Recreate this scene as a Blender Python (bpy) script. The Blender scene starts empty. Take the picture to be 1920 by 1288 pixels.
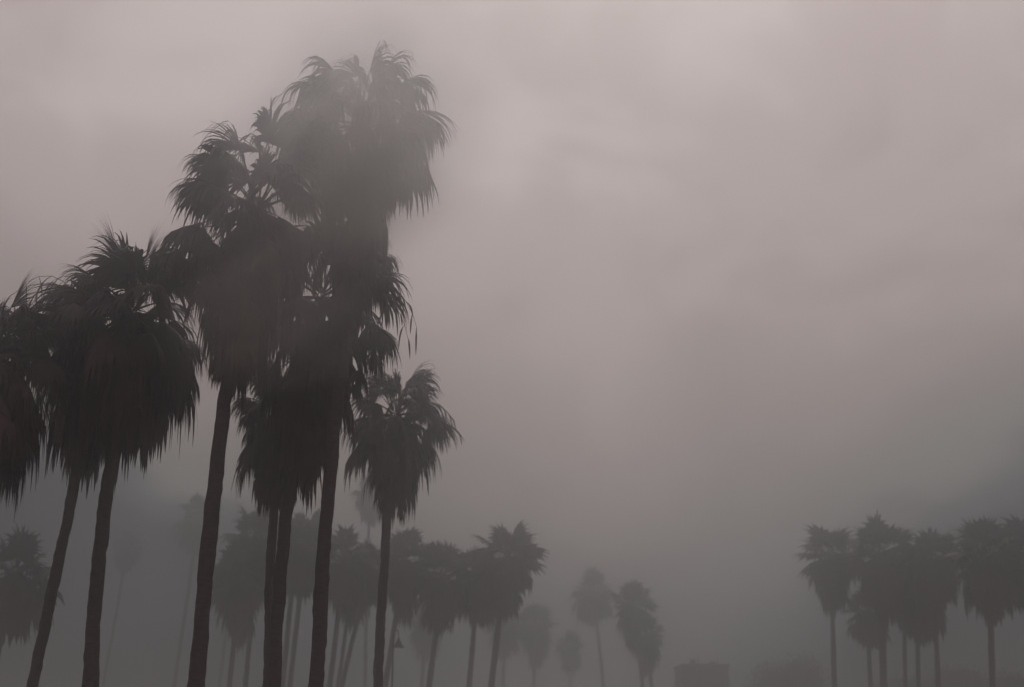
import bpy, math, random
import numpy as np
from mathutils import Vector
R = math.radians
scene = bpy.context.scene
C = scene.collection

# ------------------------------------------------------------------ camera
PITCH, F, EYE = 17.0, 2400.0, 1.6            # focal length in pixels of a 1920 wide frame
cam_d = bpy.data.cameras.new("camera")
cam_d.lens = F / 1920 * 36.0
cam_d.sensor_width = 36.0
cam_d.clip_end = 3000
cam_d.dof.use_dof = True
cam_d.dof.focus_distance = 28.0
cam_d.dof.aperture_fstop = 0.7
cam = bpy.data.objects.new("camera", cam_d)
C.objects.link(cam)
cam.location = (0, 0, EYE)
cam.rotation_euler = (R(90 + PITCH), 0, 0)
scene.camera = cam

# ------------------------------------------------------------------ light
SUN_EL, SUN_AZ = 52.0, 6.0                     # degrees above horizon, degrees right of the view
W = bpy.data.worlds.new("World")
scene.world = W
W.use_nodes = True
nt = W.node_tree
nt.nodes.clear()
def N(t, kind, **kw):
    n = t.nodes.new(kind)
    for k, v in kw.items():
        setattr(n, k, v)
    return n
def math_(t, op, a, b=None, c=None, clamp=False):
    n = N(t, 'ShaderNodeMath', operation=op, use_clamp=clamp)
    for i, v in enumerate((a, b, c)):
        if v is None: continue
        if isinstance(v, (int, float)): n.inputs[i].default_value = v
        else: t.links.new(v, n.inputs[i])
    return n.outputs[0]
out = N(nt, 'ShaderNodeOutputWorld')
bg_sky = N(nt, 'ShaderNodeBackground')
sky = N(nt, 'ShaderNodeTexSky', sky_type='NISHITA', sun_disc=False)
sky.sun_elevation = R(SUN_EL)
sky.sun_rotation = R(SUN_AZ)
sky.air_density = 2.0
sky.dust_density = 6.0
nt.links.new(sky.outputs[0], bg_sky.inputs[0])
bg_sky.inputs[1].default_value = 0.05
# the cloud deck: brightness by height above the horizon, broken up by soft large clouds
tc = N(nt, 'ShaderNodeTexCoord')
sep = N(nt, 'ShaderNodeSeparateXYZ')
nt.links.new(tc.outputs['Generated'], sep.inputs[0])
noise = N(nt, 'ShaderNodeTexNoise')
noise.inputs['Scale'].default_value = 4.5
noise.inputs['Detail'].default_value = 3.0
noise.inputs['Roughness'].default_value = 0.5
noise.inputs['Distortion'].default_value = 0.8
mp = N(nt, 'ShaderNodeMapping')
mp.inputs['Location'].default_value = (0.35, 0.2, 0.1)
mp.inputs['Scale'].default_value = (1.0, 1.0, 1.5)
nt.links.new(tc.outputs['Generated'], mp.inputs[0])
nt.links.new(mp.outputs[0], noise.inputs[0])
# thick low fog bank darkens the horizon, more so to both sides
nz = math_(nt, 'SUBTRACT', noise.outputs[0], 0.5)
ax = math_(nt, 'SUBTRACT', sep.outputs[0], 0.04)
ax2 = math_(nt, 'MULTIPLY', ax, ax)
low = math_(nt, 'MULTIPLY_ADD', sep.outputs[2], -1 / 0.29, 1.0, clamp=True)
side = math_(nt, 'MULTIPLY', math_(nt, 'MULTIPLY_ADD', low, -4.0, -0.50), ax2)
h = math_(nt, 'ADD', sep.outputs[2], side)
noise2 = N(nt, 'ShaderNodeTexNoise')
noise2.inputs['Scale'].default_value = 11.0
noise2.inputs['Detail'].default_value = 5.0
noise2.inputs['Distortion'].default_value = 0.5
nt.links.new(mp.outputs[0], noise2.inputs[0])
nz = math_(nt, 'ADD', nz, math_(nt, 'MULTIPLY', math_(nt, 'SUBTRACT', noise2.outputs[0], 0.5), 0.24))
amp = math_(nt, 'MULTIPLY_ADD', math_(nt, 'MAXIMUM', sep.outputs[2], 0.0), 1.0, 0.10)
h = math_(nt, 'ADD', h, math_(nt, 'MULTIPLY', nz, amp))
h = math_(nt, 'ADD', h, 0.10)
ramp = N(nt, 'ShaderNodeValToRGB')
cr = ramp.color_ramp
cr.interpolation = 'EASE'
els = [(0.0, (0.010, 0.014, 0.020)), (0.06, (0.070, 0.079, 0.085)), (0.14, (0.228, 0.217, 0.202)), (0.20, (0.248, 0.207, 0.192)),
       (0.32, (0.338, 0.267, 0.253)), (0.46, (0.450, 0.360, 0.347)), (0.62, (0.562, 0.469, 0.455)), (1.0, (0.550, 0.467, 0.458))]
while len(cr.elements) < len(els): cr.elements.new(0.5)
for e, (p, c) in zip(cr.elements, els):
    e.position = p; e.color = (*c, 1)
nt.links.new(h, ramp.inputs[0])
bg_cloud = N(nt, 'ShaderNodeBackground')
nt.links.new(ramp.outputs[0], bg_cloud.inputs[0])
bg_cloud.inputs[1].default_value = 1.0
mixw = N(nt, 'ShaderNodeMixShader')
mixw.inputs[0].default_value = 0.93
nt.links.new(bg_sky.outputs[0], mixw.inputs[1])
nt.links.new(bg_cloud.outputs[0], mixw.inputs[2])
nt.links.new(mixw.outputs[0], out.inputs[0])

sun_d = bpy.data.lights.new("sun", 'SUN')
sun_d.energy = 0.5
sun_d.angle = R(25)
sun_d.color = (1.0, 0.95, 0.93)
sun = bpy.data.objects.new("sun", sun_d)
C.objects.link(sun)
sd = Vector((math.sin(R(SUN_AZ)) * math.cos(R(SUN_EL)), math.cos(R(SUN_AZ)) * math.cos(R(SUN_EL)), math.sin(R(SUN_EL))))
sun.rotation_euler = sd.to_track_quat('Z', 'Y').to_euler()

scene.view_settings.view_transform = 'Standard'
scene.view_settings.look = 'None'
scene.view_settings.exposure = 0.0
scene.view_settings.gamma = 1.0
scene.cycles.volume_bounces = 2
scene.cycles.volume_max_steps = 256
scene.cycles.max_bounces = 6
scene.cycles.use_denoising = True

HAZE = 0.0108

# ------------------------------------------------------------------ helpers
cp, sp = math.cos(R(PITCH)), math.sin(R(PITCH))
def at(px, py, Y):
    """point of the place seen at a photo pixel, Y metres ahead of the camera"""
    cx, cy = (px - 960) / F, (644 - py) / F
    d = np.array([cx, cp - cy * sp, sp + cy * cp])
    return d * (Y / d[1]) + np.array([0, 0, EYE])

def tag(o, label=None, cat=None, group=None, kind=None):
    if label: o['label'] = label
    if cat: o['category'] = cat
    if group: o['group'] = group
    if kind: o['kind'] = kind
    return o

def empty(name, loc, rz=0.0):
    o = bpy.data.objects.new(name, None)
    C.objects.link(o)
    o.location = tuple(float(v) for v in loc)
    o.rotation_euler = (0, 0, rz)
    return o

def link_mesh(name, me, parent=None, loc=(0, 0, 0)):
    o = bpy.data.objects.new(name, me)
    C.objects.link(o)
    o.location = tuple(float(v) for v in loc)
    if parent: o.parent = parent
    return o

def mesh(name, verts, faces, mat, smooth=False):
    me = bpy.data.meshes.new(name)
    verts = np.asarray(verts, dtype=np.float64)
    if isinstance(faces, np.ndarray) and faces.ndim == 2:
        n, k = faces.shape
        me.vertices.add(len(verts)); me.vertices.foreach_set('co', verts.ravel())
        me.loops.add(n * k); me.loops.foreach_set('vertex_index', faces.ravel().astype(np.int32))
        me.polygons.add(n)
        me.polygons.foreach_set('loop_start', np.arange(0, n * k, k, dtype=np.int32))
        me.update(calc_edges=True)
    else:
        me.from_pydata([tuple(v) for v in verts], [], [tuple(f) for f in faces])
        me.update()
    me.materials.append(mat)
    me.polygons.foreach_set('use_smooth', [smooth] * len(me.polygons))
    return me

class MB:
    def __init__(s): s.v = []; s.f = []
    def add(s, v, f):
        o = len(s.v); s.v += [tuple(map(float, p)) for p in v]; s.f += [tuple(i + o for i in q) for q in f]
    def box(s, x0, x1, y0, y1, z0, z1):
        v = [(x, y, z) for z in (z0, z1) for x, y in ((x0, y0), (x1, y0), (x1, y1), (x0, y1))]
        s.add(v, [(3, 2, 1, 0), (4, 5, 6, 7), (0, 1, 5, 4), (1, 2, 6, 5), (2, 3, 7, 6), (3, 0, 4, 7)])
    def tube(s, pts, rad, n=8, cap=True):
        pts = [np.asarray(p, float) for p in pts]
        rad = rad if hasattr(rad, '__len__') else [rad] * len(pts)
        v, f = [], []
        for i, p in enumerate(pts):
            t = pts[min(i + 1, len(pts) - 1)] - pts[max(i - 1, 0)]
            t = t / (np.linalg.norm(t) + 1e-9)
            a = np.cross(t, [0, 1, 0.01]); a /= np.linalg.norm(a) + 1e-9
            b = np.cross(t, a)
            for k in range(n):
                w = 2 * math.pi * k / n
                v.append(p + rad[i] * (math.cos(w) * a + math.sin(w) * b))
        for i in range(len(pts) - 1):
            for k in range(n):
                f.append((i * n + k, i * n + (k + 1) % n, (i + 1) * n + (k + 1) % n, (i + 1) * n + k))
        if cap:
            f.append(tuple(range(n))[::-1]); f.append(tuple(range((len(pts) - 1) * n, len(pts) * n)))
        s.add(v, f)
    def lathe(s, prof, n=20, c=(0, 0, 0)):
        v, f = [], []
        for r, z in prof:
            for k in range(n):
                w = 2 * math.pi * k / n
                v.append((c[0] + r * math.cos(w), c[1] + r * math.sin(w), c[2] + z))
        for i in range(len(prof) - 1):
            for k in range(n):
                f.append((i * n + k, i * n + (k + 1) % n, (i + 1) * n + (k + 1) % n, (i + 1) * n + k))
        s.add(v, f)
    def build(s, name, mat, parent=None, loc=(0, 0, 0), smooth=False):
        return link_mesh(name, mesh(name, s.v, s.f, mat, smooth), parent, loc)

# ------------------------------------------------------------------ materials
def material(name, c1, c2, scale=4.0, rough=0.85, bump=0.3, stretch=(1, 1, 1), spec=0.2, detail=5.0):
    m = bpy.data.materials.new(name); m.use_nodes = True
    t = m.node_tree; b = t.nodes['Principled BSDF']
    co = N(t, 'ShaderNodeTexCoord'); mpn = N(t, 'ShaderNodeMapping')
    mpn.inputs['Scale'].default_value = stretch
    t.links.new(co.outputs['Object'], mpn.inputs[0])
    nn = N(t, 'ShaderNodeTexNoise'); nn.inputs['Scale'].default_value = scale; nn.inputs['Detail'].default_value = detail
    t.links.new(mpn.outputs[0], nn.inputs[0])
    rp = N(t, 'ShaderNodeValToRGB')
    rp.color_ramp.elements[0].position = 0.35; rp.color_ramp.elements[1].position = 0.68
    rp.color_ramp.elements[0].color = (*c1, 1); rp.color_ramp.elements[1].color = (*c2, 1)
    t.links.new(nn.outputs[0], rp.inputs[0]); t.links.new(rp.outputs[0], b.inputs['Base Color'])
    b.inputs['Roughness'].default_value = rough
    b.inputs['Specular IOR Level'].default_value = spec
    if bump:
        bp = N(t, 'ShaderNodeBump'); bp.inputs['Strength'].default_value = bump; bp.inputs['Distance'].default_value = 0.03
        t.links.new(nn.outputs[0], bp.inputs['Height']); t.links.new(bp.outputs[0], b.inputs['Normal'])
    return m

M_bark = material('palm_bark', (0.030, 0.015, 0.018), (0.070, 0.036, 0.042), 6.0, 0.95, 0.8, (1, 1, 4))
M_leaf = material('palm_leaf', (0.030, 0.017, 0.019), (0.060, 0.038, 0.039), 1.6, 0.6, 0.0, spec=0.15)
M_dead = material('dead_frond', (0.042, 0.019, 0.023), (0.076, 0.038, 0.043), 2.5, 0.9, 0.0, spec=0.1)
M_stalk = material('flower_stalk', (0.07, 0.052, 0.034), (0.13, 0.10, 0.06), 5.0, 0.8, 0.0)
M_tree = material('tree_leaf', (0.025, 0.035, 0.020), (0.06, 0.075, 0.038), 0.7, 0.6, 0.0)
M_wood = material('tree_bark', (0.05, 0.04, 0.032), (0.12, 0.095, 0.075), 5.0, 0.95, 0.6)
M_sand = material('sand', (0.36, 0.325, 0.27), (0.50, 0.455, 0.38), 0.35, 0.95, 0.3)
M_path = material('path_concrete', (0.20, 0.195, 0.185), (0.30, 0.29, 0.275), 1.2, 0.85, 0.15)
M_stucco = material('stucco', (0.10, 0.085, 0.08), (0.16, 0.14, 0.13), 2.0, 0.9, 0.2)
M_trim = material('roof_trim', (0.10, 0.09, 0.085), (0.16, 0.145, 0.135), 4.0, 0.7, 0.1)
M_glass = material('window_glass', (0.02, 0.024, 0.028), (0.035, 0.04, 0.045), 0.6, 0.12, 0.0, spec=0.5)
M_metal = material('lamp_metal', (0.035, 0.045, 0.040), (0.055, 0.068, 0.058), 8.0, 0.45, 0.05, spec=0.5)
M_bulb = material('lamp_glass', (0.45, 0.44, 0.42), (0.55, 0.54, 0.50), 6.0, 0.25, 0.0, spec=0.5)

# ------------------------------------------------------------------ palm fronds
DOWN = np.array([0, 0, -1.0])
def unit(a): return a / (np.linalg.norm(a, axis=-1, keepdims=True) + 1e-9)

def fan_fronds(rng, base, dirs, pet, blade, droop, fan, limp, nseg=24, K=6, cup=0.5, ragged=0.12):
    """Fan leaves. base, dirs (F,3); pet, blade, droop, fan, limp (F,). Returns verts, quads."""
    Fn = len(base)
    base = np.asarray(base, float); d = unit(np.asarray(dirs, float))
    pet, blade, droop, fan, limp = [np.broadcast_to(np.asarray(a, float), (Fn,)) for a in (pet, blade, droop, fan, limp)]
    V, Q = [], []
    # petioles, slightly arching
    KP = 5
    p = base.copy(); pts = [p]; dc = d.copy()
    for k in range(KP - 1):
        dc = unit(dc + DOWN * (droop * 0.10)[:, None])
        p = p + dc * (pet / (KP - 1))[:, None]
        pts.append(p)
    pts = np.stack(pts, 1)                                       # F,KP,3
    side = unit(np.cross(dc, np.array([0, 0, 1.0])) + 1e-4)
    nrm = unit(np.cross(side, dc))
    w = np.linspace(0.030, 0.011, KP)[None, :, None]
    for vec in (side, nrm):
        a = pts + vec[:, None, :] * w; b = pts - vec[:, None, :] * w
        o = sum(len(x) for x in V)
        V.append(np.stack([a, b], 2).reshape(-1, 3))
        i = np.arange(Fn)[:, None] * KP * 2 + np.arange(KP - 1)[None, :] * 2 + o
        Q.append(np.stack([i, i + 1, i + 3, i + 2], -1).reshape(-1, 4))
    # blade segments
    hast = pts[:, -1]
    roll = rng.normal(0, 0.35, Fn)
    s2 = unit(side * np.cos(roll)[:, None] + nrm * np.sin(roll)[:, None])
    n2 = unit(np.cross(s2, dc))
    u = np.linspace(-1, 1, nseg)[None, :] + rng.normal(0, 0.25 / nseg, (Fn, nseg))
    ang = u * (fan / 2)[:, None]
    L = blade[:, None] * (1 - 0.30 * np.abs(u) ** 1.5) * rng.uniform(0.96 - ragged, 0.96 + ragged, (Fn, nseg))
    broken = rng.random((Fn, nseg)) < 0.05
    L = np.where(broken, L * rng.uniform(0.3, 0.7, (Fn, nseg)), L)
    ca, sa = np.cos(ang)[..., None], np.sin(ang)[..., None]
    sdir = dc[:, None, :] * ca + s2[:, None, :] * sa
    sdir = unit(sdir - n2[:, None, :] * (cup * np.abs(sa)))
    sdir = unit(sdir + rng.normal(0, 0.03, sdir.shape))
    half = (fan / nseg)[:, None] * 0.58
    q = np.broadcast_to(hast[:, None, :], sdir.shape).copy()
    lim = limp[:, None] * rng.uniform(0.6, 1.5, (Fn, nseg))
    rows = []
    prof = np.interp(np.linspace(0, 1, K), [0, 0.2, 0.52, 0.62, 0.85, 1.0], [0.05, 0.2, 0.50, 0.24, 0.11, 0.02])
    perp = unit(np.cross(sdir, n2[:, None, :]))
    for k in range(K):
        s = k / (K - 1)
        if k:
            g = droop[:, None] * 0.16 + lim * 1.5 * max(0.0, s - 0.42)
            sdir = unit(sdir + DOWN * g[..., None])
            q = q + sdir * (L / (K - 1))[..., None]
            perp = unit(perp - sdir * np.sum(perp * sdir, -1, keepdims=True))
        wd = (L * half * prof[k] * 2.0)[..., None]
        rows.append(np.stack([q + perp * wd, q - perp * wd], 2))
    blk = np.stack(rows, 2)                                     # F,nseg,K,2,3
    o = sum(len(x) for x in V)
    V.append(blk.reshape(-1, 3))
    i = (np.arange(Fn * nseg)[:, None] * K + np.arange(K - 1)[None, :]) * 2 + o
    Q.append(np.stack([i, i + 1, i + 3, i + 2], -1).reshape(-1, 4))
    return np.concatenate(V), np.concatenate(Q)

def dir_from(az, el):
    az = np.asarray(az); el = np.asarray(el)
    return np.stack([np.cos(az) * np.cos(el), np.sin(az) * np.cos(el), np.sin(el)], -1)

def live_crown(rng, R_, n=34, lo=-38, hi=84, nseg=24, K=6, droop=0.9, limp=0.8, cup=0.5):
    i = np.arange(n)
    az = i * 2.39996 + rng.normal(0, 0.2, n)
    fr = (i + 0.5) / n
    el = R(hi) + (R(lo) - R(hi)) * fr ** 0.85 + rng.normal(0, 0.16, n)
    tot = R_ * rng.uniform(0.72, 1.2, n) * (0.80 + 0.25 * np.sin(np.pi * np.clip(fr, 0, 1)))
    pf = rng.uniform(0.40, 0.55, n)
    base = dir_from(az, el * 0) * 0.10 + np.stack([i * 0, i * 0, 0.25 - 0.5 * fr], -1)
    dr = droop * (0.25 + 1.1 * fr) * rng.uniform(0.7, 1.3, n)
    return fan_fronds(rng, base, dir_from(az, el), tot * pf, tot * (1 - pf) * 1.25, dr,
                      R(1) * rng.uniform(180, 260, n), limp * rng.uniform(0.5, 1.4, n), nseg, K, cup)

def dead_skirt(rng, Rs, Ls, n=70, nseg=14, K=5, axis=None, trunk_r=0.2):
    """dead fronds hanging round the trunk below the crown; axis(z) gives the trunk's sideways offset"""
    fr = np.sort(rng.random(n))
    az = np.arange(n) * 2.39996 + rng.normal(0, 0.4, n)
    el = -R(1) * (10 + 60 * fr ** 0.8 + rng.normal(0, 13, n))
    el = np.clip(el, -R(84), -R(4))
    reach = Rs * np.clip((1 - fr ** 2.6) ** 0.6, 0.35, 1) * rng.uniform(0.55, 1.22, n)
    ph = rng.uniform(0, 6.28, 2)
    reach = reach * (1 + 0.24 * np.sin(az * 3 + ph[0]) * np.sin(fr * 8 + ph[1]))
    tot = np.clip(reach / (0.72 * np.cos(el) + 0.05), 0.8, Rs * 1.55 + 0.2)
    tip = Ls * (0.30 + 0.70 * fr) * rng.uniform(0.82, 1.05, n)
    z = np.minimum(-0.05, -(tip - tot * (0.35 + 0.6 * np.sin(-el))))
    base = dir_from(az, az * 0) * trunk_r
    base[:, 2] = z
    if axis is not None:
        base = base + np.array([axis(q) for q in z])
    pf = rng.uniform(0.42, 0.55, n)
    return fan_fronds(rng, base, dir_from(az, el), tot * pf, tot * (1 - pf) * 1.15, rng.uniform(1.0, 2.0, n),
                      R(1) * rng.uniform(60, 150, n), rng.uniform(0.6, 2.4, n), nseg, K, 0.5, 0.34)

def join(*vq):
    V, Q, o = [], [], 0
    for v, q in vq:
        V.append(v); Q.append(q + o); o += len(v)
    return np.concatenate(V), np.concatenate(Q)

def stalk_mesh(rng, L, rise, n_br=9):
    """an arching flower stalk with thin hanging branchlets"""
    m = MB()
    pts = [(0, 0, 0)]
    d = np.array([math.cos(rise), 0, math.sin(rise)]); p = np.zeros(3)
    for k in range(9):
        d = unit(d + DOWN * (0.10 + 0.055 * k)); p = p + d * L / 9; pts.append(tuple(p))
    m.tube(pts, [0.016 - 0.0012 * i for i in range(len(pts))], 5)
    for b in range(n_br):
        i = 3 + int(b * 6.9 / n_br)
        q = np.array(pts[i]); dd = unit(np.array([rng.normal(0.2, 0.3), rng.normal(0, 0.5), -0.1])); bp = [q]
        ll = rng.uniform(0.3, 0.7) * L * 0.45
        for k in range(5):
            dd = unit(dd + DOWN * 0.55); q = q + dd * ll / 5; bp.append(q)
        m.tube(bp, [0.006, 0.012, 0.022, 0.020, 0.014, 0.004], 4)
    return m

def trunk_mb(rng, pts, rad, n=14, step=0.16):
    """tapered trunk through pts (numpy, base first), with worn ring scars and slight wander"""
    pts = np.array(pts)
    seg = np.r_[0, np.cumsum(np.linalg.norm(np.diff(pts, axis=0), axis=1))]
    K = max(12, int(seg[-1] / step))
    s = np.linspace(0, seg[-1], K)
    # smooth interpolation through the points
    P = np.stack([np.interp(s, seg, pts[:, i]) for i in range(3)], 1)
    ker = np.ones(9) / 9
    for i in range(3):
        e = np.r_[[P[0, i] - (P[4, i] - P[0, i]) / 4 * j for j in range(4, 0, -1)], P[:, i],
                  [P[-1, i] + (P[-1, i] - P[-5, i]) / 4 * j for j in range(1, 5)]]
        P[:, i] = np.convolve(e, ker, 'valid')
    rr = np.interp(s, seg, rad)
    wob = np.convolve(rng.normal(0, 1, K + 12), np.ones(7) / 7, 'same')[6:-6]
    rr = rr * (1 + 0.05 * np.sin(s * 2.1 + rng.uniform(0, 6)) * rng.uniform(0.3, 0.7) + 0.09 * wob)
    P[:, 0] += 0.03 * np.convolve(rng.normal(0, 1, K + 20), np.ones(11) / 11, 'same')[10:-10] * 2
    v, f = [], []
    for i in range(K):
        t = unit(P[min(i + 1, K - 1)] - P[max(i - 1, 0)])
        a = unit(np.cross(t, [0, 1, 0])); b = np.cross(t, a)
        jag = rng.normal(0, 0.025, n)
        for k in range(n):
            w = 2 * math.pi * k / n
            r = rr[i] * (1 + (0.03 if i % 2 else -0.015) + jag[k])
            v.append(P[i] + r * (math.cos(w) * a + math.sin(w) * b))
    for i in range(K - 1):
        for k in range(n):
            f.append((i * n + k, i * n + (k + 1) % n, (i + 1) * n + (k + 1) % n, (i + 1) * n + k))
    f.append(tuple(range((K - 1) * n, K * n)))
    f.append(tuple(range(n))[::-1])
    m = MB(); m.add(v, f)
    # old leaf bases that still stick out under the crown
    for q in range(int(len(s) * 0.16)):
        i = K - 1 - int(rng.uniform(0, K * 0.10)); w = rng.uniform(0, 6.28)
        o = np.array([math.cos(w), math.sin(w), 0]); p = P[i] + o * rr[i] * 0.8
        m.tube([p, p + o * 0.10 + np.array([0, 0, 0.10]), p + o * 0.16 + np.array([0, 0, 0.22])], [0.03, 0.025, 0.01], 4)
    return m

# ------------------------------------------------------------------ setting
g = MB(); n = 60
gv = [(-200 + 400 * i / n, -60 + 323 * j / n, 0.12 * math.sin(i * 1.7) * math.cos(j * 1.3)) for j in range(n + 1) for i in range(n + 1)]
gv = [(x, y, z if abs(x - 9) > 12 else z * 0.0) for x, y, z in gv]
gf = [(j * (n + 1) + i, j * (n + 1) + i + 1, (j + 1) * (n + 1) + i + 1, (j + 1) * (n + 1) + i) for j in range(n) for i in range(n)]
g.add(gv, gf)
tag(g.build('ground', M_sand, smooth=True), 'flat sandy ground under the palms', 'ground', kind='structure')
g = MB(); g.box(5.0, 10.0, -55, 262, -0.10, 0.05)
tag(g.build('path', M_path), 'straight concrete beach path between the two palm rows', 'path', kind='structure')

# ------------------------------------------------------------------ near palms
def ground_point(a, b):
    """carry the line from b down through a to the ground"""
    d = a - b; t = a[2] / max(-d[2], 1e-3)
    return a + d * t * 0.8 * np.array([1, 1, 0]) + d * t * np.array([0, 0, 1.0]) 

def near_palm(label, Y, trunk_px, w0, w1, Rpx, skirt_r, skirt_l, seed, extra=(), n_live=38, n_dead=90,
              droop=0.9, limp=0.8, lo=-52, hi=84, stalks=(), dY=0.0):
    rng = np.random.default_rng(seed)
    k = Y / F / 0.93
    P = [at(x, y, Y + dY * i / max(1, len(trunk_px) - 1)) for i, (x, y) in enumerate(trunk_px)]
    P = [ground_point(P[0], P[1])] + P
    w0, w1 = w0 * 0.86, w1 * 0.88
    root = empty('palm_tree', (P[0][0], P[0][1], 0))
    o = np.array([P[0][0], P[0][1], 0.0])
    rel = [p - o for p in P]
    rad = [w0 * k / 2 * 1.25] + list(np.linspace(w0, w1, len(P) - 1) * k / 2)
    hub = rel[-1]
    rel[0][2] = -0.3
    trunk_mb(rng, rel, rad).build('trunk', M_bark, root, smooth=True)
    dn = unit(rel[-2] - rel[-1])
    def axis(z): return np.array([dn[0], dn[1], 0]) * (z / dn[2])
    live = live_crown(rng, Rpx * k, n_live, lo, hi, 48, 8, droop, limp)
    if extra:
        b, d, pt, bl, dr, fn, lp = [], [], [], [], [], [], []
        for e in extra:
            x, y, ang, ln = e[:4]
            dro = e[4] if len(e) > 4 else 1.0
            dep = e[5] if len(e) > 5 else rng.uniform(-0.3, 0.3)
            lmp = e[6] if len(e) > 6 else limp
            fan = e[7] if len(e) > 7 else 190
            b.append(at(x, y, Y + dY) - o - hub); L = ln * k
            d.append((math.cos(R(ang)) * math.cos(dep), math.sin(dep), math.sin(R(ang)) * math.cos(dep)))
            pt.append(L * 0.45); bl.append(L * 0.6); dr.append(dro); fn.append(R(fan)); lp.append(lmp)
        live = join(live, fan_fronds(rng, b, d, pt, bl, dr, fn, lp, 48, 8))
    link_mesh('crown', mesh('crown', *live, M_leaf), root, hub)
    sk = dead_skirt(rng, skirt_r * k, skirt_l * k, n_dead, 22, 7, axis, w1 * k * 0.55)
    link_mesh('dead_skirt', mesh('dead_skirt', *sk, M_dead), root, hub)
    for (az, L, rise) in stalks:
        s = stalk_mesh(rng, L * k, R(rise)).build('flower_stalk', M_stalk, root, hub, smooth=True)
        s.rotation_euler = (0, 0, R(az))
    return tag(root, label, 'palm tree', 'near palms on the left')

near_palm('nearly black palm cut off by the left edge, trunk out of frame', 25,
          [(-120, 1288), (-60, 940), (-15, 660)], 28, 24, 135, 135, 300, 11,
          extra=[(-5, 640, 78, 150, 0.15, 0.1, 0.2, 90), (20, 650, 45, 110, 0.5, 0.2), (0, 640, 30, 120, 0.9), (10, 760, -45, 140, 1.2), (20, 780, -60, 150, 1.4), (0, 790, -15, 125, 1.4, 0, 1.5), (-10, 830, -40, 130, 1.3, 0, 1.5), (0, 690, 20, 110, 1.1)])
near_palm('dark palm with the thin strongly leaning trunk, second crown from the left edge', 31,
          [(58, 1288), (98, 1110), (132, 950), (150, 860), (163, 640)], 23, 19, 118, 100, 245, 12,
          extra=[(170, 590, 155, 105, 0.7, 0.2, 0.5), (165, 620, 168, 95, 0.9), (150, 560, 120, 70, 0.8)],
          stalks=[(172, 240, 76), (185, 215, 68), (150, 225, 80)])
near_palm('dark bushy palm with a broad ragged skirt and two upright spear leaves', 27,
          [(169, 1288), (177, 1130), (192, 980), (207, 870), (248, 590)], 29, 25, 165, 135, 290, 13,
          extra=[(240, 560, 107, 175, 0.1, 0.0, 0.2, 70), (255, 560, 84, 160, 0.1, 0.1, 0.2, 60), (290, 670, 0, 135, 1.4, 0, 1.2), (280, 640, 20, 150, 1.2, 0, 1), (285, 560, 55, 150, 0.8), (300, 700, -30, 120, 1.3), (230, 560, 140, 120, 0.9)],
          n_live=46, n_dead=90)
near_palm('tall palm with the thick black trunk and arching fronds reaching left', 25.5,
          [(365, 1288), (384, 1100), (402, 920), (423, 740), (482, 400)], 33, 27, 165, 105, 350, 14,
          extra=[(440, 390, 134, 165, 0.9, 0.1, 1.1), (445, 350, 126, 145, 0.8, 0.0, 1.0), (470, 350, 106, 195, 0.4, 0.1, 0.9),
                 (495, 350, 86, 190, 0.45, -0.1, 1.0), (510, 350, 66, 200, 0.6, -0.1, 1.0), (485, 340, 95, 170, 0.6, 0.3, 1.0), (430, 430, 158, 105, 1.2, 0.0, 1.2), (400, 500, 138, 160, 1.0, 0.1, 0.9),
                 (410, 520, 168, 110, 1.2, 0.0, 1.0), (420, 480, 190, 90, 1.2), (530, 430, 20, 105, 1.0), (440, 560, 200, 100, 1.2), (440, 600, 215, 95, 1.2), (430, 640, 225, 80, 1.2)],
          n_live=36, n_dead=110, limp=1.0, lo=-60)
near_palm('palm with the thin trunk standing just left of and touching a thicker one', 33,
          [(500, 1288), (503, 1150), (509, 1020), (516, 930), (524, 770)], 19, 17, 95, 75, 180, 15,
          extra=[(510, 780, 190, 85, 1.3, 0.0, 1.0), (510, 770, 170, 80, 1.3)])
near_palm('palm with its crown half hidden by mist, right fronds hanging beside the open sky', 29,
          [(513, 1288), (522, 1150), (534, 1010), (547, 905), (600, 560)], 26, 22, 150, 100, 375, 16,
          extra=[(650, 510, 48, 135, 1.2, 0.0, 1.0), (655, 480, 62, 110, 1.0, 0.2, 1.0), (650, 570, 32, 145, 1.2, 0.0, 1.2), (655, 610, 14, 130, 1.3, 0.1, 1.4),
                 (650, 630, -12, 125, 1.3, 0, 1.5), (650, 650, -45, 110, 1.3, 0, 1.6), (640, 690, -30, 90, 1.3, 0, 1.4)],
          n_live=36, n_dead=120, limp=1.0, stalks=[(4, 235, 42), (-6, 225, 30), (170, 120, 50)])
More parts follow.
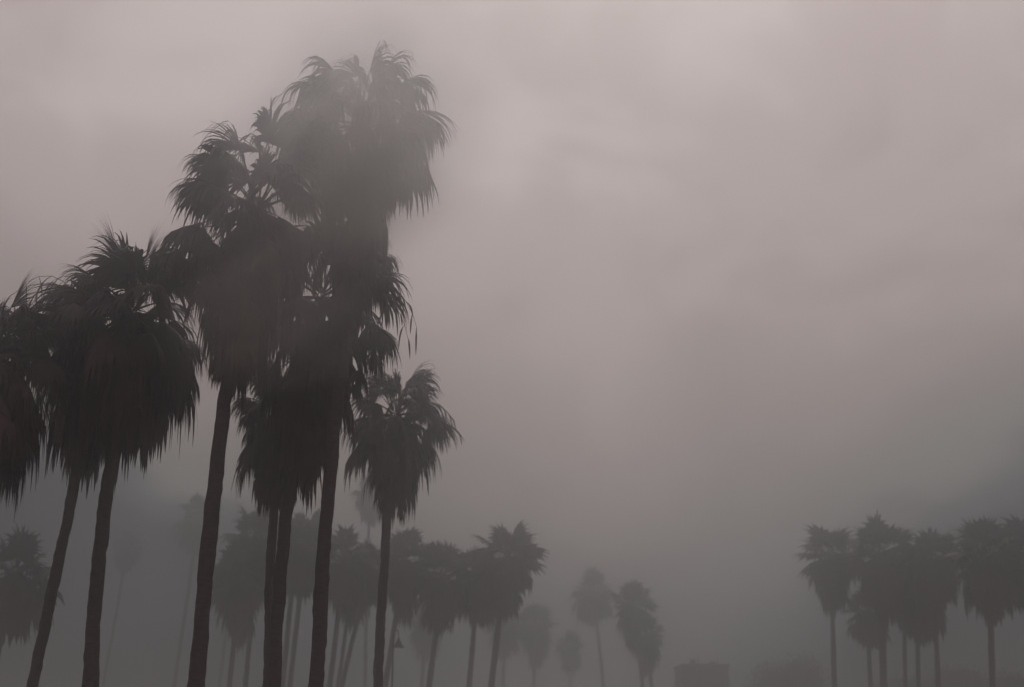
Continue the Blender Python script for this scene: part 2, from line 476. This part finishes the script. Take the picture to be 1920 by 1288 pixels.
near_palm('tallest palm with the ragged drooping crown fading into mist at the top', 27,
          [(590, 1288), (601, 1100), (616, 920), (637, 720), (682, 240)], 31, 24, 165, 76, 430, 17,
          extra=[(672, 205, 116, 175, 0.7, 0.0, 1.2), (677, 200, 96, 170, 0.5, 0.2, 1.0), (682, 205, 68, 175, 0.6, -0.1, 1.2), (672, 205, 134, 190, 0.8, 0.1, 1.6), (677, 205, 104, 165, 0.6, 0.3, 1.2), (677, 205, 78, 165, 0.6, -0.3, 1.2),
                 (682, 210, 50, 190, 0.8, 0.0, 1.6), (700, 230, 20, 175, 1.1, 0.0, 1.6), (705, 250, -2, 160, 1.2, 0.1, 1.6), (700, 280, -25, 150, 1.2, -0.1, 1.6),
                 (700, 300, -55, 130, 1.2, 0, 1.6), (690, 320, -30, 95, 1.2, 0.2, 1.6), (680, 280, 190, 130, 1.3, 0, 1.5), (670, 290, 230, 120, 1.3, 0, 1.5), (680, 240, 165, 150, 1.2, 0, 1.6)],
          n_live=32, n_dead=120, limp=1.6, droop=1.1, hi=62, stalks=[(180, 250, 66), (165, 220, 58), (188, 215, 48), (176, 240, 52), (20, 190, 66), (-6, 190, 50), (110, 185, 84)])
near_palm('shorter palm with the slim brown trunk, alone on the right of the near palms', 41,
          [(709, 1288), (716, 1130), (724, 1020), (728, 950), (742, 780)], 19, 17, 102, 76, 185, 18,
          extra=[(742, 770, 70, 120, 0.4, 0, 0.6), (745, 770, 35, 110, 1.1, 0, 0.9), (750, 790, 20, 120, 1.4, 0, 1.2), (750, 800, -10, 125, 1.3), (740, 800, 165, 115, 1.3)],
          n_live=36, n_dead=85, stalks=[(5, 145, 45)])

# ------------------------------------------------------------------ far palms: four crowns, copied
variants = []
for i in range(6):
    rng = np.random.default_rng(100 + i)
    lv = live_crown(rng, 2.0 + 0.12 * (i % 3), 44 + 4 * i, -60, 88, 15, 5, 0.28 + 0.06 * i, 0.3, 0.15)
    dk = dead_skirt(rng, 1.9 - 0.15 * (i % 3), 3.4 + 0.45 * (i % 3), 110, 9, 4, None, 0.15)
    variants.append((mesh('crown', *lv, M_leaf), mesh('dead_skirt', *dk, M_dead)))

def far_palm(label, group, Y, hub, bottom, scale=1.0, w=10.0, seed=0, low=None):
    Y, scale = Y * 1.18, scale * 1.14
    rng = np.random.default_rng(seed * 7 + 5)
    Pb, Ph = at(*bottom, Y), at(*hub, Y)
    base = ground_point(Pb, Ph)
    base[2] = 0
    root = empty('palm_tree', base)
    h = Ph - base
    mid = (Pb - base) * 0.5 + h * 0.5 + np.array([rng.normal(0, 0.12), 0, 0])
    r = w * Y / F / 2 / 0.95
    b0 = np.array([0, 0, -0.3])
    pb = Pb - base
    trunk_mb(rng, [b0, pb, pb * 0.35 + h * 0.65, h], [r * 1.2, r, r * 0.92, r * 0.85], 10, 0.4).build('trunk', M_bark, root, smooth=True)
    stretch = rng.uniform(0.90, 1.12)
    tilt = (rng.normal(0, 0.06), rng.normal(0, 0.06))
    cm, sm = variants[(seed * 5 + seed // 6) % 6]
    for nm, me in (('crown', cm), ('dead_skirt', sm)):
        c = link_mesh(nm, me, root, h)
        c.scale = (scale * rng.uniform(0.96, 1.06), scale * rng.uniform(0.96, 1.06), scale * stretch)
        c.rotation_euler = (*tilt, rng.uniform(0, 6.28))
    return tag(root, label, 'palm tree', group)

G1, G2, G3 = 'grey palms in the fog behind the near palms', 'grey palms in the fog on the right', 'faint palms fading into the fog'
fp = [
 ('dusky palm at the left edge below the near crowns', G1, 62, (28, 1070), (-18, 1288), 0.92, 11),
 ('grey palm just right of the thickest black trunk, lower of two overlapping crowns', G1, 84, (450, 1078), (430, 1288), 0.98, 9),
 ('grey palm behind the touching trunks, the higher crown on their left side', G1, 86, (484, 1008), (460, 1288), 1.05, 9),
 ('grey palm left of two close trunks, between touching trunks and tallest palm', G1, 88, (556, 1020), (529, 1288), 1.0, 9),
 ('grey palm right of two close trunks, between touching trunks and tallest palm', G1, 90, (574, 1012), (543, 1288), 1.0, 9),
 ('grey palm right of the tallest palm, leftmost of three thin trunks', G1, 86, (645, 1045), (618, 1288), 1.0, 9),
 ('grey palm right of the tallest palm, middle of three thin trunks', G1, 92, (662, 1085), (633, 1288), 0.9, 7),
 ('grey palm with the most slanted of the three thin trunks near the tallest palm', G1, 88, (694, 1060), (640, 1288), 0.75, 8),
 ('grey palm with its crown right behind the slim brown trunk', G1, 84, (760, 1050), (721, 1288), 0.95, 10),
 ('grey palm midway between the slim brown trunk and the round row-ending crown', G1, 84, (832, 1078), (804, 1288), 1.0, 10),
 ('grey palm nearly merged with the round row-ending crown, on its left side', G1, 84, (897, 1080), (879, 1288), 0.95, 9),
 ('grey palm with the clear round spiky crown ending the row beside the open fog', G1, 80, (953, 1040), (920, 1288), 1.05, 11),
 ('grey palm standing a little apart at the left end of the right row', G2, 86, (1558, 1040), (1564, 1288), 1.0, 9),
 ('grey palm with the thickest trunk, second tall crown of the right row', G2, 82, (1652, 1035), (1657, 1288), 1.1, 12),
 ('short grey palm with its crown below the gap between two taller right row crowns', G2, 92, (1625, 1142), (1632, 1288), 0.85, 8),
 ('grey palm with a thin trunk just left of the right row lowest skirt', G2, 90, (1692, 1085), (1698, 1288), 0.95, 7),
 ('grey palm with the lowest big skirt in the middle of the right row', G2, 84, (1718, 1105), (1722, 1288), 1.0, 8),
 ('dark grey palm with a narrow tufted top left of the darkest crown on the right', G2, 80, (1750, 1045), (1760, 1288), 0.98, 9),
 ('darkest palm of the right row with a clear single trunk', G2, 70, (1852, 1040), (1862, 1288), 0.98, 11),
 ('palm cut off by the right edge at the end of the right row', G2, 70, (1938, 1042), (1950, 1288), 0.95, 11),
 ('very faint palm between the two leftmost near trunks and the thickest trunk', G3, 138, (241, 1022), (193, 1288), 0.85, 5),
 ('faint palm peeping out left behind the thickest black trunk', G3, 135, (374, 968), (326, 1288), 1.1, 7),
 ('faint thin palm behind the lower left grey crown', G3, 150, (436, 1090), (411, 1288), 0.9, 6),
 ('faint tall palm whose crown shows left of the slim brown palm skirt', G3, 125, (693, 925), (684, 1288), 0.85, 6),
 ('faint palm low behind the middle of the grey row', G3, 150, (800, 1165), (790, 1288), 1.2, 7),
 ('faint palm just right of the trunk of the row-ending round crown', G3, 160, (947, 1180), (943, 1288), 1.1, 6),
 ('faint low palm in the open fog, first clear of the grey row', G3, 170, (1003, 1170), (1001, 1288), 1.25, 6),
 ('faint smallest low palm in the open fog, between its low neighbour and a taller one', G3, 180, (1070, 1212), (1070, 1288), 1.0, 6),
 ('faint taller palm in the open fog left of the darker bushy one', G3, 160, (1112, 1105), (1132, 1288), 1.25, 6),
 ('darker bushy crowned palm alone in the open fog near the picture middle', G3, 124, (1188, 1135), (1205, 1288), 0.98, 7),
 ('short palm in the open fog, just below and behind the darker bushy crown', G3, 130, (1210, 1190), (1222, 1288), 0.95, 7),
]
for i, (lb, gp, Y, hub, bot, sc, w) in enumerate(fp):
    far_palm(lb, gp, Y, hub, bot, sc, w, i)

# ------------------------------------------------------------------ broad trees lost in the fog
def tree_meshes(seed, Rr=3.4, H=3.0):
    rng = np.random.default_rng(seed)
    m = MB()
    m.tube([(0, 0, -0.3), (0.1, 0, 1.2), (0.0, 0.1, 2.4), (0.15, 0, 3.4)], [0.28, 0.22, 0.18, 0.12], 8)
    cl = []
    for k in range(20):
        a = rng.uniform(0, 6.28); r = rng.uniform(0.1, 1) * Rr * 0.6; z = 3.2 + rng.uniform(0, H * 0.75)
        e = np.array([r * math.cos(a), r * math.sin(a), z])
        m.tube([(0, 0, 1.8 + 0.15 * k), tuple(e * np.array([.45, .45, .8])), tuple(e)], [0.10, 0.06, 0.02], 5)
        cl.append(e)
    cl = np.array(cl)
    n = 22000
    c = cl[rng.integers(0, len(cl), n)] + rng.normal(0, 1, (n, 3)) * np.array([0.75, 0.75, 0.5]) * Rr / 3.2
    c = c[c[:, 2] > 1.6]; n = len(c)
    a = unit(rng.normal(0, 1, (n, 3))); b = unit(np.cross(a, rng.normal(0, 1, (n, 3)))); s = rng.uniform(0.05, 0.15, (n, 1))
    V = np.stack([c - a * s, c + b * s * 0.6, c + a * s, c - b * s * 0.6], 1).reshape(-1, 3)
    Q = np.arange(4 * n).reshape(n, 4)
    return mesh('trunk', m.v, m.f, M_wood, True), mesh('crown', V, Q, M_tree)
tv = [tree_meshes(50), tree_meshes(51)]
for i, (lb, px, Y, s, sz) in enumerate([
    ('faint round tree low in the fog left of the right palm row', 1483, 172, 1.5, 1.75),
    ('dim round tree under the gap between the middle and darkest crowns of the right row', 1800, 160, 1.4, 1.45),
    ('dim broad tree low in the right corner of the fog', 1915, 150, 1.4, 1.3),
    ('dim low tree behind the thin trunks of the right row', 1690, 175, 1.4, 1.4),
    ('faint low tree beside the flat roofed building', 1410, 175, 1.3, 1.2)]):
    p = at(px, 1288, Y); root = empty('broad_tree', (p[0], Y, 0), i * 1.9)
    for nm, me in zip(('trunk', 'crown'), tv[i % 2]):
        o = link_mesh(nm, me, root); 
    root.scale = (s, s, sz)
    tag(root, lb, 'tree', 'broad trees low in the fog')

# ------------------------------------------------------------------ flat roofed building
pl, pr = at(1281, 1288, 165), at(1368, 1288, 165)
top = at(1315, 1244, 165)[2]
cx, hw = (pl[0] + pr[0]) / 2, (pr[0] - pl[0]) / 2
root = empty('beach_building', (cx, 169, 0))
m = MB(); m.box(-hw, hw, -4, 4, -0.3, top - 0.35); m.build('wall', M_stucco, root)
m = MB(); m.box(-hw - 0.15, hw + 0.15, -4.15, 4.15, top - 0.35, top); m.build('roof', M_trim, root)
for fl in range(3):
    for k in (-1, 1):
        z = 0.9 + fl * 2.75; x = k * hw * 0.5
        if fl == 0 and k == 1: continue
        m = MB()
        for a, b, c, d in ((x - .7, x + .7, z + 1.3, z + 1.4), (x - .7, x + .7, z - .1, z), (x - .7, x - .62, z, z + 1.3), (x + .62, x + .7, z, z + 1.3)):
            m.box(a, b, -4.08, -4.003, c, d)
        wo = m.build('window', M_trim, root)
        m = MB(); m.box(x - .62, x + .62, -4.04, -4.005, z, z + 1.3); m.build('pane', M_glass, wo)
m = MB(); m.box(hw * .5 - .5, hw * .5 + .5, -4.06, -4.003, 0, 2.15); dr = m.build('door', M_trim, root)
for vx, vh in ((-1.2, 0.7), (1.3, 0.45)):
    m = MB(); m.box(vx - .35, vx + .35, -1.6, -0.8, top, top + vh); m.tube([(vx + .7, -1, top), (vx + .7, -1, top + vh + .4)], 0.07, 8); m.build('roof_vent', M_trim, root)
m = MB(); m.box(hw * .5 + .34, hw * .5 + .41, -4.12, -4.06, 0.95, 1.1); m.build('handle', M_metal, dr)
tag(root, 'dim flat roofed building low in the fog with plain stucco walls', 'building')

# ------------------------------------------------------------------ street lamp
YL = 62
lp = at(747, 1213, YL); k = YL / F
s0 = at(735, 1288, YL)
root = empty('street_lamp', (s0[0], YL, 0))
zt = at(735, 1190, YL)[2]
x1 = lp[0] - s0[0]
m = MB(); m.tube([(0, 0, -0.2), (0, 0, 0.5), (0, 0, 0.55), (0, 0, zt)], [0.11, 0.11, 0.06, 0.04], 12); m.build('pole', M_metal, root, smooth=True)
m = MB(); m.lathe([(0.0, 0.0), (0.2, 0.0), (0.2, 0.12), (0.15, 0.2), (0.12, 0.5), (0.0, 0.5)]); m.build('base', M_metal, root)
m = MB(); m.tube([(x1 / 2 - x1 / 2 * math.cos(a), 0, zt + 0.26 * math.sin(a)) for a in np.linspace(0, math.pi * 0.96, 14)] + [(x1, 0, lp[2] + .42)], 0.022, 8); m.build('arm', M_metal, root, smooth=True)
m = MB(); m.lathe([(0.02, .46), (0.05, 0.44), (0.06, 0.36), (0.12, 0.25), (0.17, 0.15), (0.27, 0.02), (0.29, 0.0), (0.26, 0.0), (0.15, 0.14), (0.0, 0.2)], 24, (x1, 0, lp[2])); m.build('lamp_shade', M_metal, root, smooth=True)
m = MB(); m.lathe([(0.0, 0.0), (0.07, 0.03), (0.09, 0.09), (0.06, 0.16), (0, 0.18)], 16, (x1, 0, lp[2] - 0.02)); m.build('bulb', M_bulb, root, smooth=True)
tag(root, 'faint bell shaped street lamp hanging from a curved arm beside the slim brown trunk', 'street lamp')

# ------------------------------------------------------------------ air
def volume_mat(name, density, color, aniso=0.6, noise_sc=None, absorb=(0, 0, 0)):
    m = bpy.data.materials.new(name); m.use_nodes = True
    t = m.node_tree; t.nodes.clear()
    o = N(t, 'ShaderNodeOutputMaterial'); v = N(t, 'ShaderNodeVolumePrincipled')
    v.inputs['Color'].default_value = (*color, 1)
    v.inputs['Density'].default_value = density
    v.inputs['Anisotropy'].default_value = aniso
    v.inputs['Absorption Color'].default_value = (*absorb, 1)
    if noise_sc:
        co = N(t, 'ShaderNodeTexCoord')
        ln = N(t, 'ShaderNodeVectorMath', operation='LENGTH'); t.links.new(co.outputs['Object'], ln.inputs[0])
        fall = math_(t, 'SUBTRACT', 1.0, ln.outputs['Value'], clamp=True)
        fall = math_(t, 'POWER', fall, 1.0)
        nn = N(t, 'ShaderNodeTexNoise'); nn.inputs['Scale'].default_value = noise_sc; nn.inputs['Detail'].default_value = 3
        nn.inputs['Distortion'].default_value = 0.2
        t.links.new(co.outputs['Object'], nn.inputs[0])
        a = math_(t, 'SUBTRACT', nn.outputs[0], 0.30)
        a = math_(t, 'MULTIPLY', a, 2.6, clamp=True)
        a = math_(t, 'MULTIPLY', a, fall)
        a = math_(t, 'MULTIPLY', a, density)
        t.links.new(a, v.inputs['Density'])
    t.links.new(v.outputs[0], o.inputs['Volume'])
    return m

hz = MB(); hz.box(-205, 205, -65, 268, -1.15, 26.0)
tag(hz.build('haze', volume_mat('haze_air', HAZE, (0.825, 0.875, 0.91), 0.94)), 'pale grey fog filling the air', 'fog', kind='stuff')

def mist(label, px, py, Y, rx, ry, rz, tilt, dens, sc=2.2):
    import bmesh
    bm = bmesh.new(); bmesh.ops.create_icosphere(bm, subdivisions=4, radius=1.0)
    me = bpy.data.meshes.new('drifting_mist'); bm.to_mesh(me); bm.free()
    me.materials.append(volume_mat('mist_air', dens, (0.95, 0.94, 0.94), 0.5, sc))
    o = link_mesh('drifting_mist', me, None, at(px, py, Y))
    o.scale = (rx, ry, rz); o.rotation_euler = (0, R(-tilt), 0)
    return tag(o, label, 'mist', kind='stuff')
mist('pale drifting mist over the crown of the tallest palm', 690, 225, 24.2, 3.5, 2.4, 3.1, 55, 1.1, 1.6)
mist('pale drifting mist across the middle of the near crowns', 560, 430, 23.2, 3.8, 1.9, 2.2, 40, 0.60, 1.7)
mist('thin mist veiling the top of the palm left of the tallest', 520, 280, 23.0, 2.4, 1.6, 1.7, 20, 0.42, 1.7)
mist('thin mist low over the central dark skirts', 530, 640, 24.0, 2.6, 1.4, 1.1, 10, 0.35, 1.8)
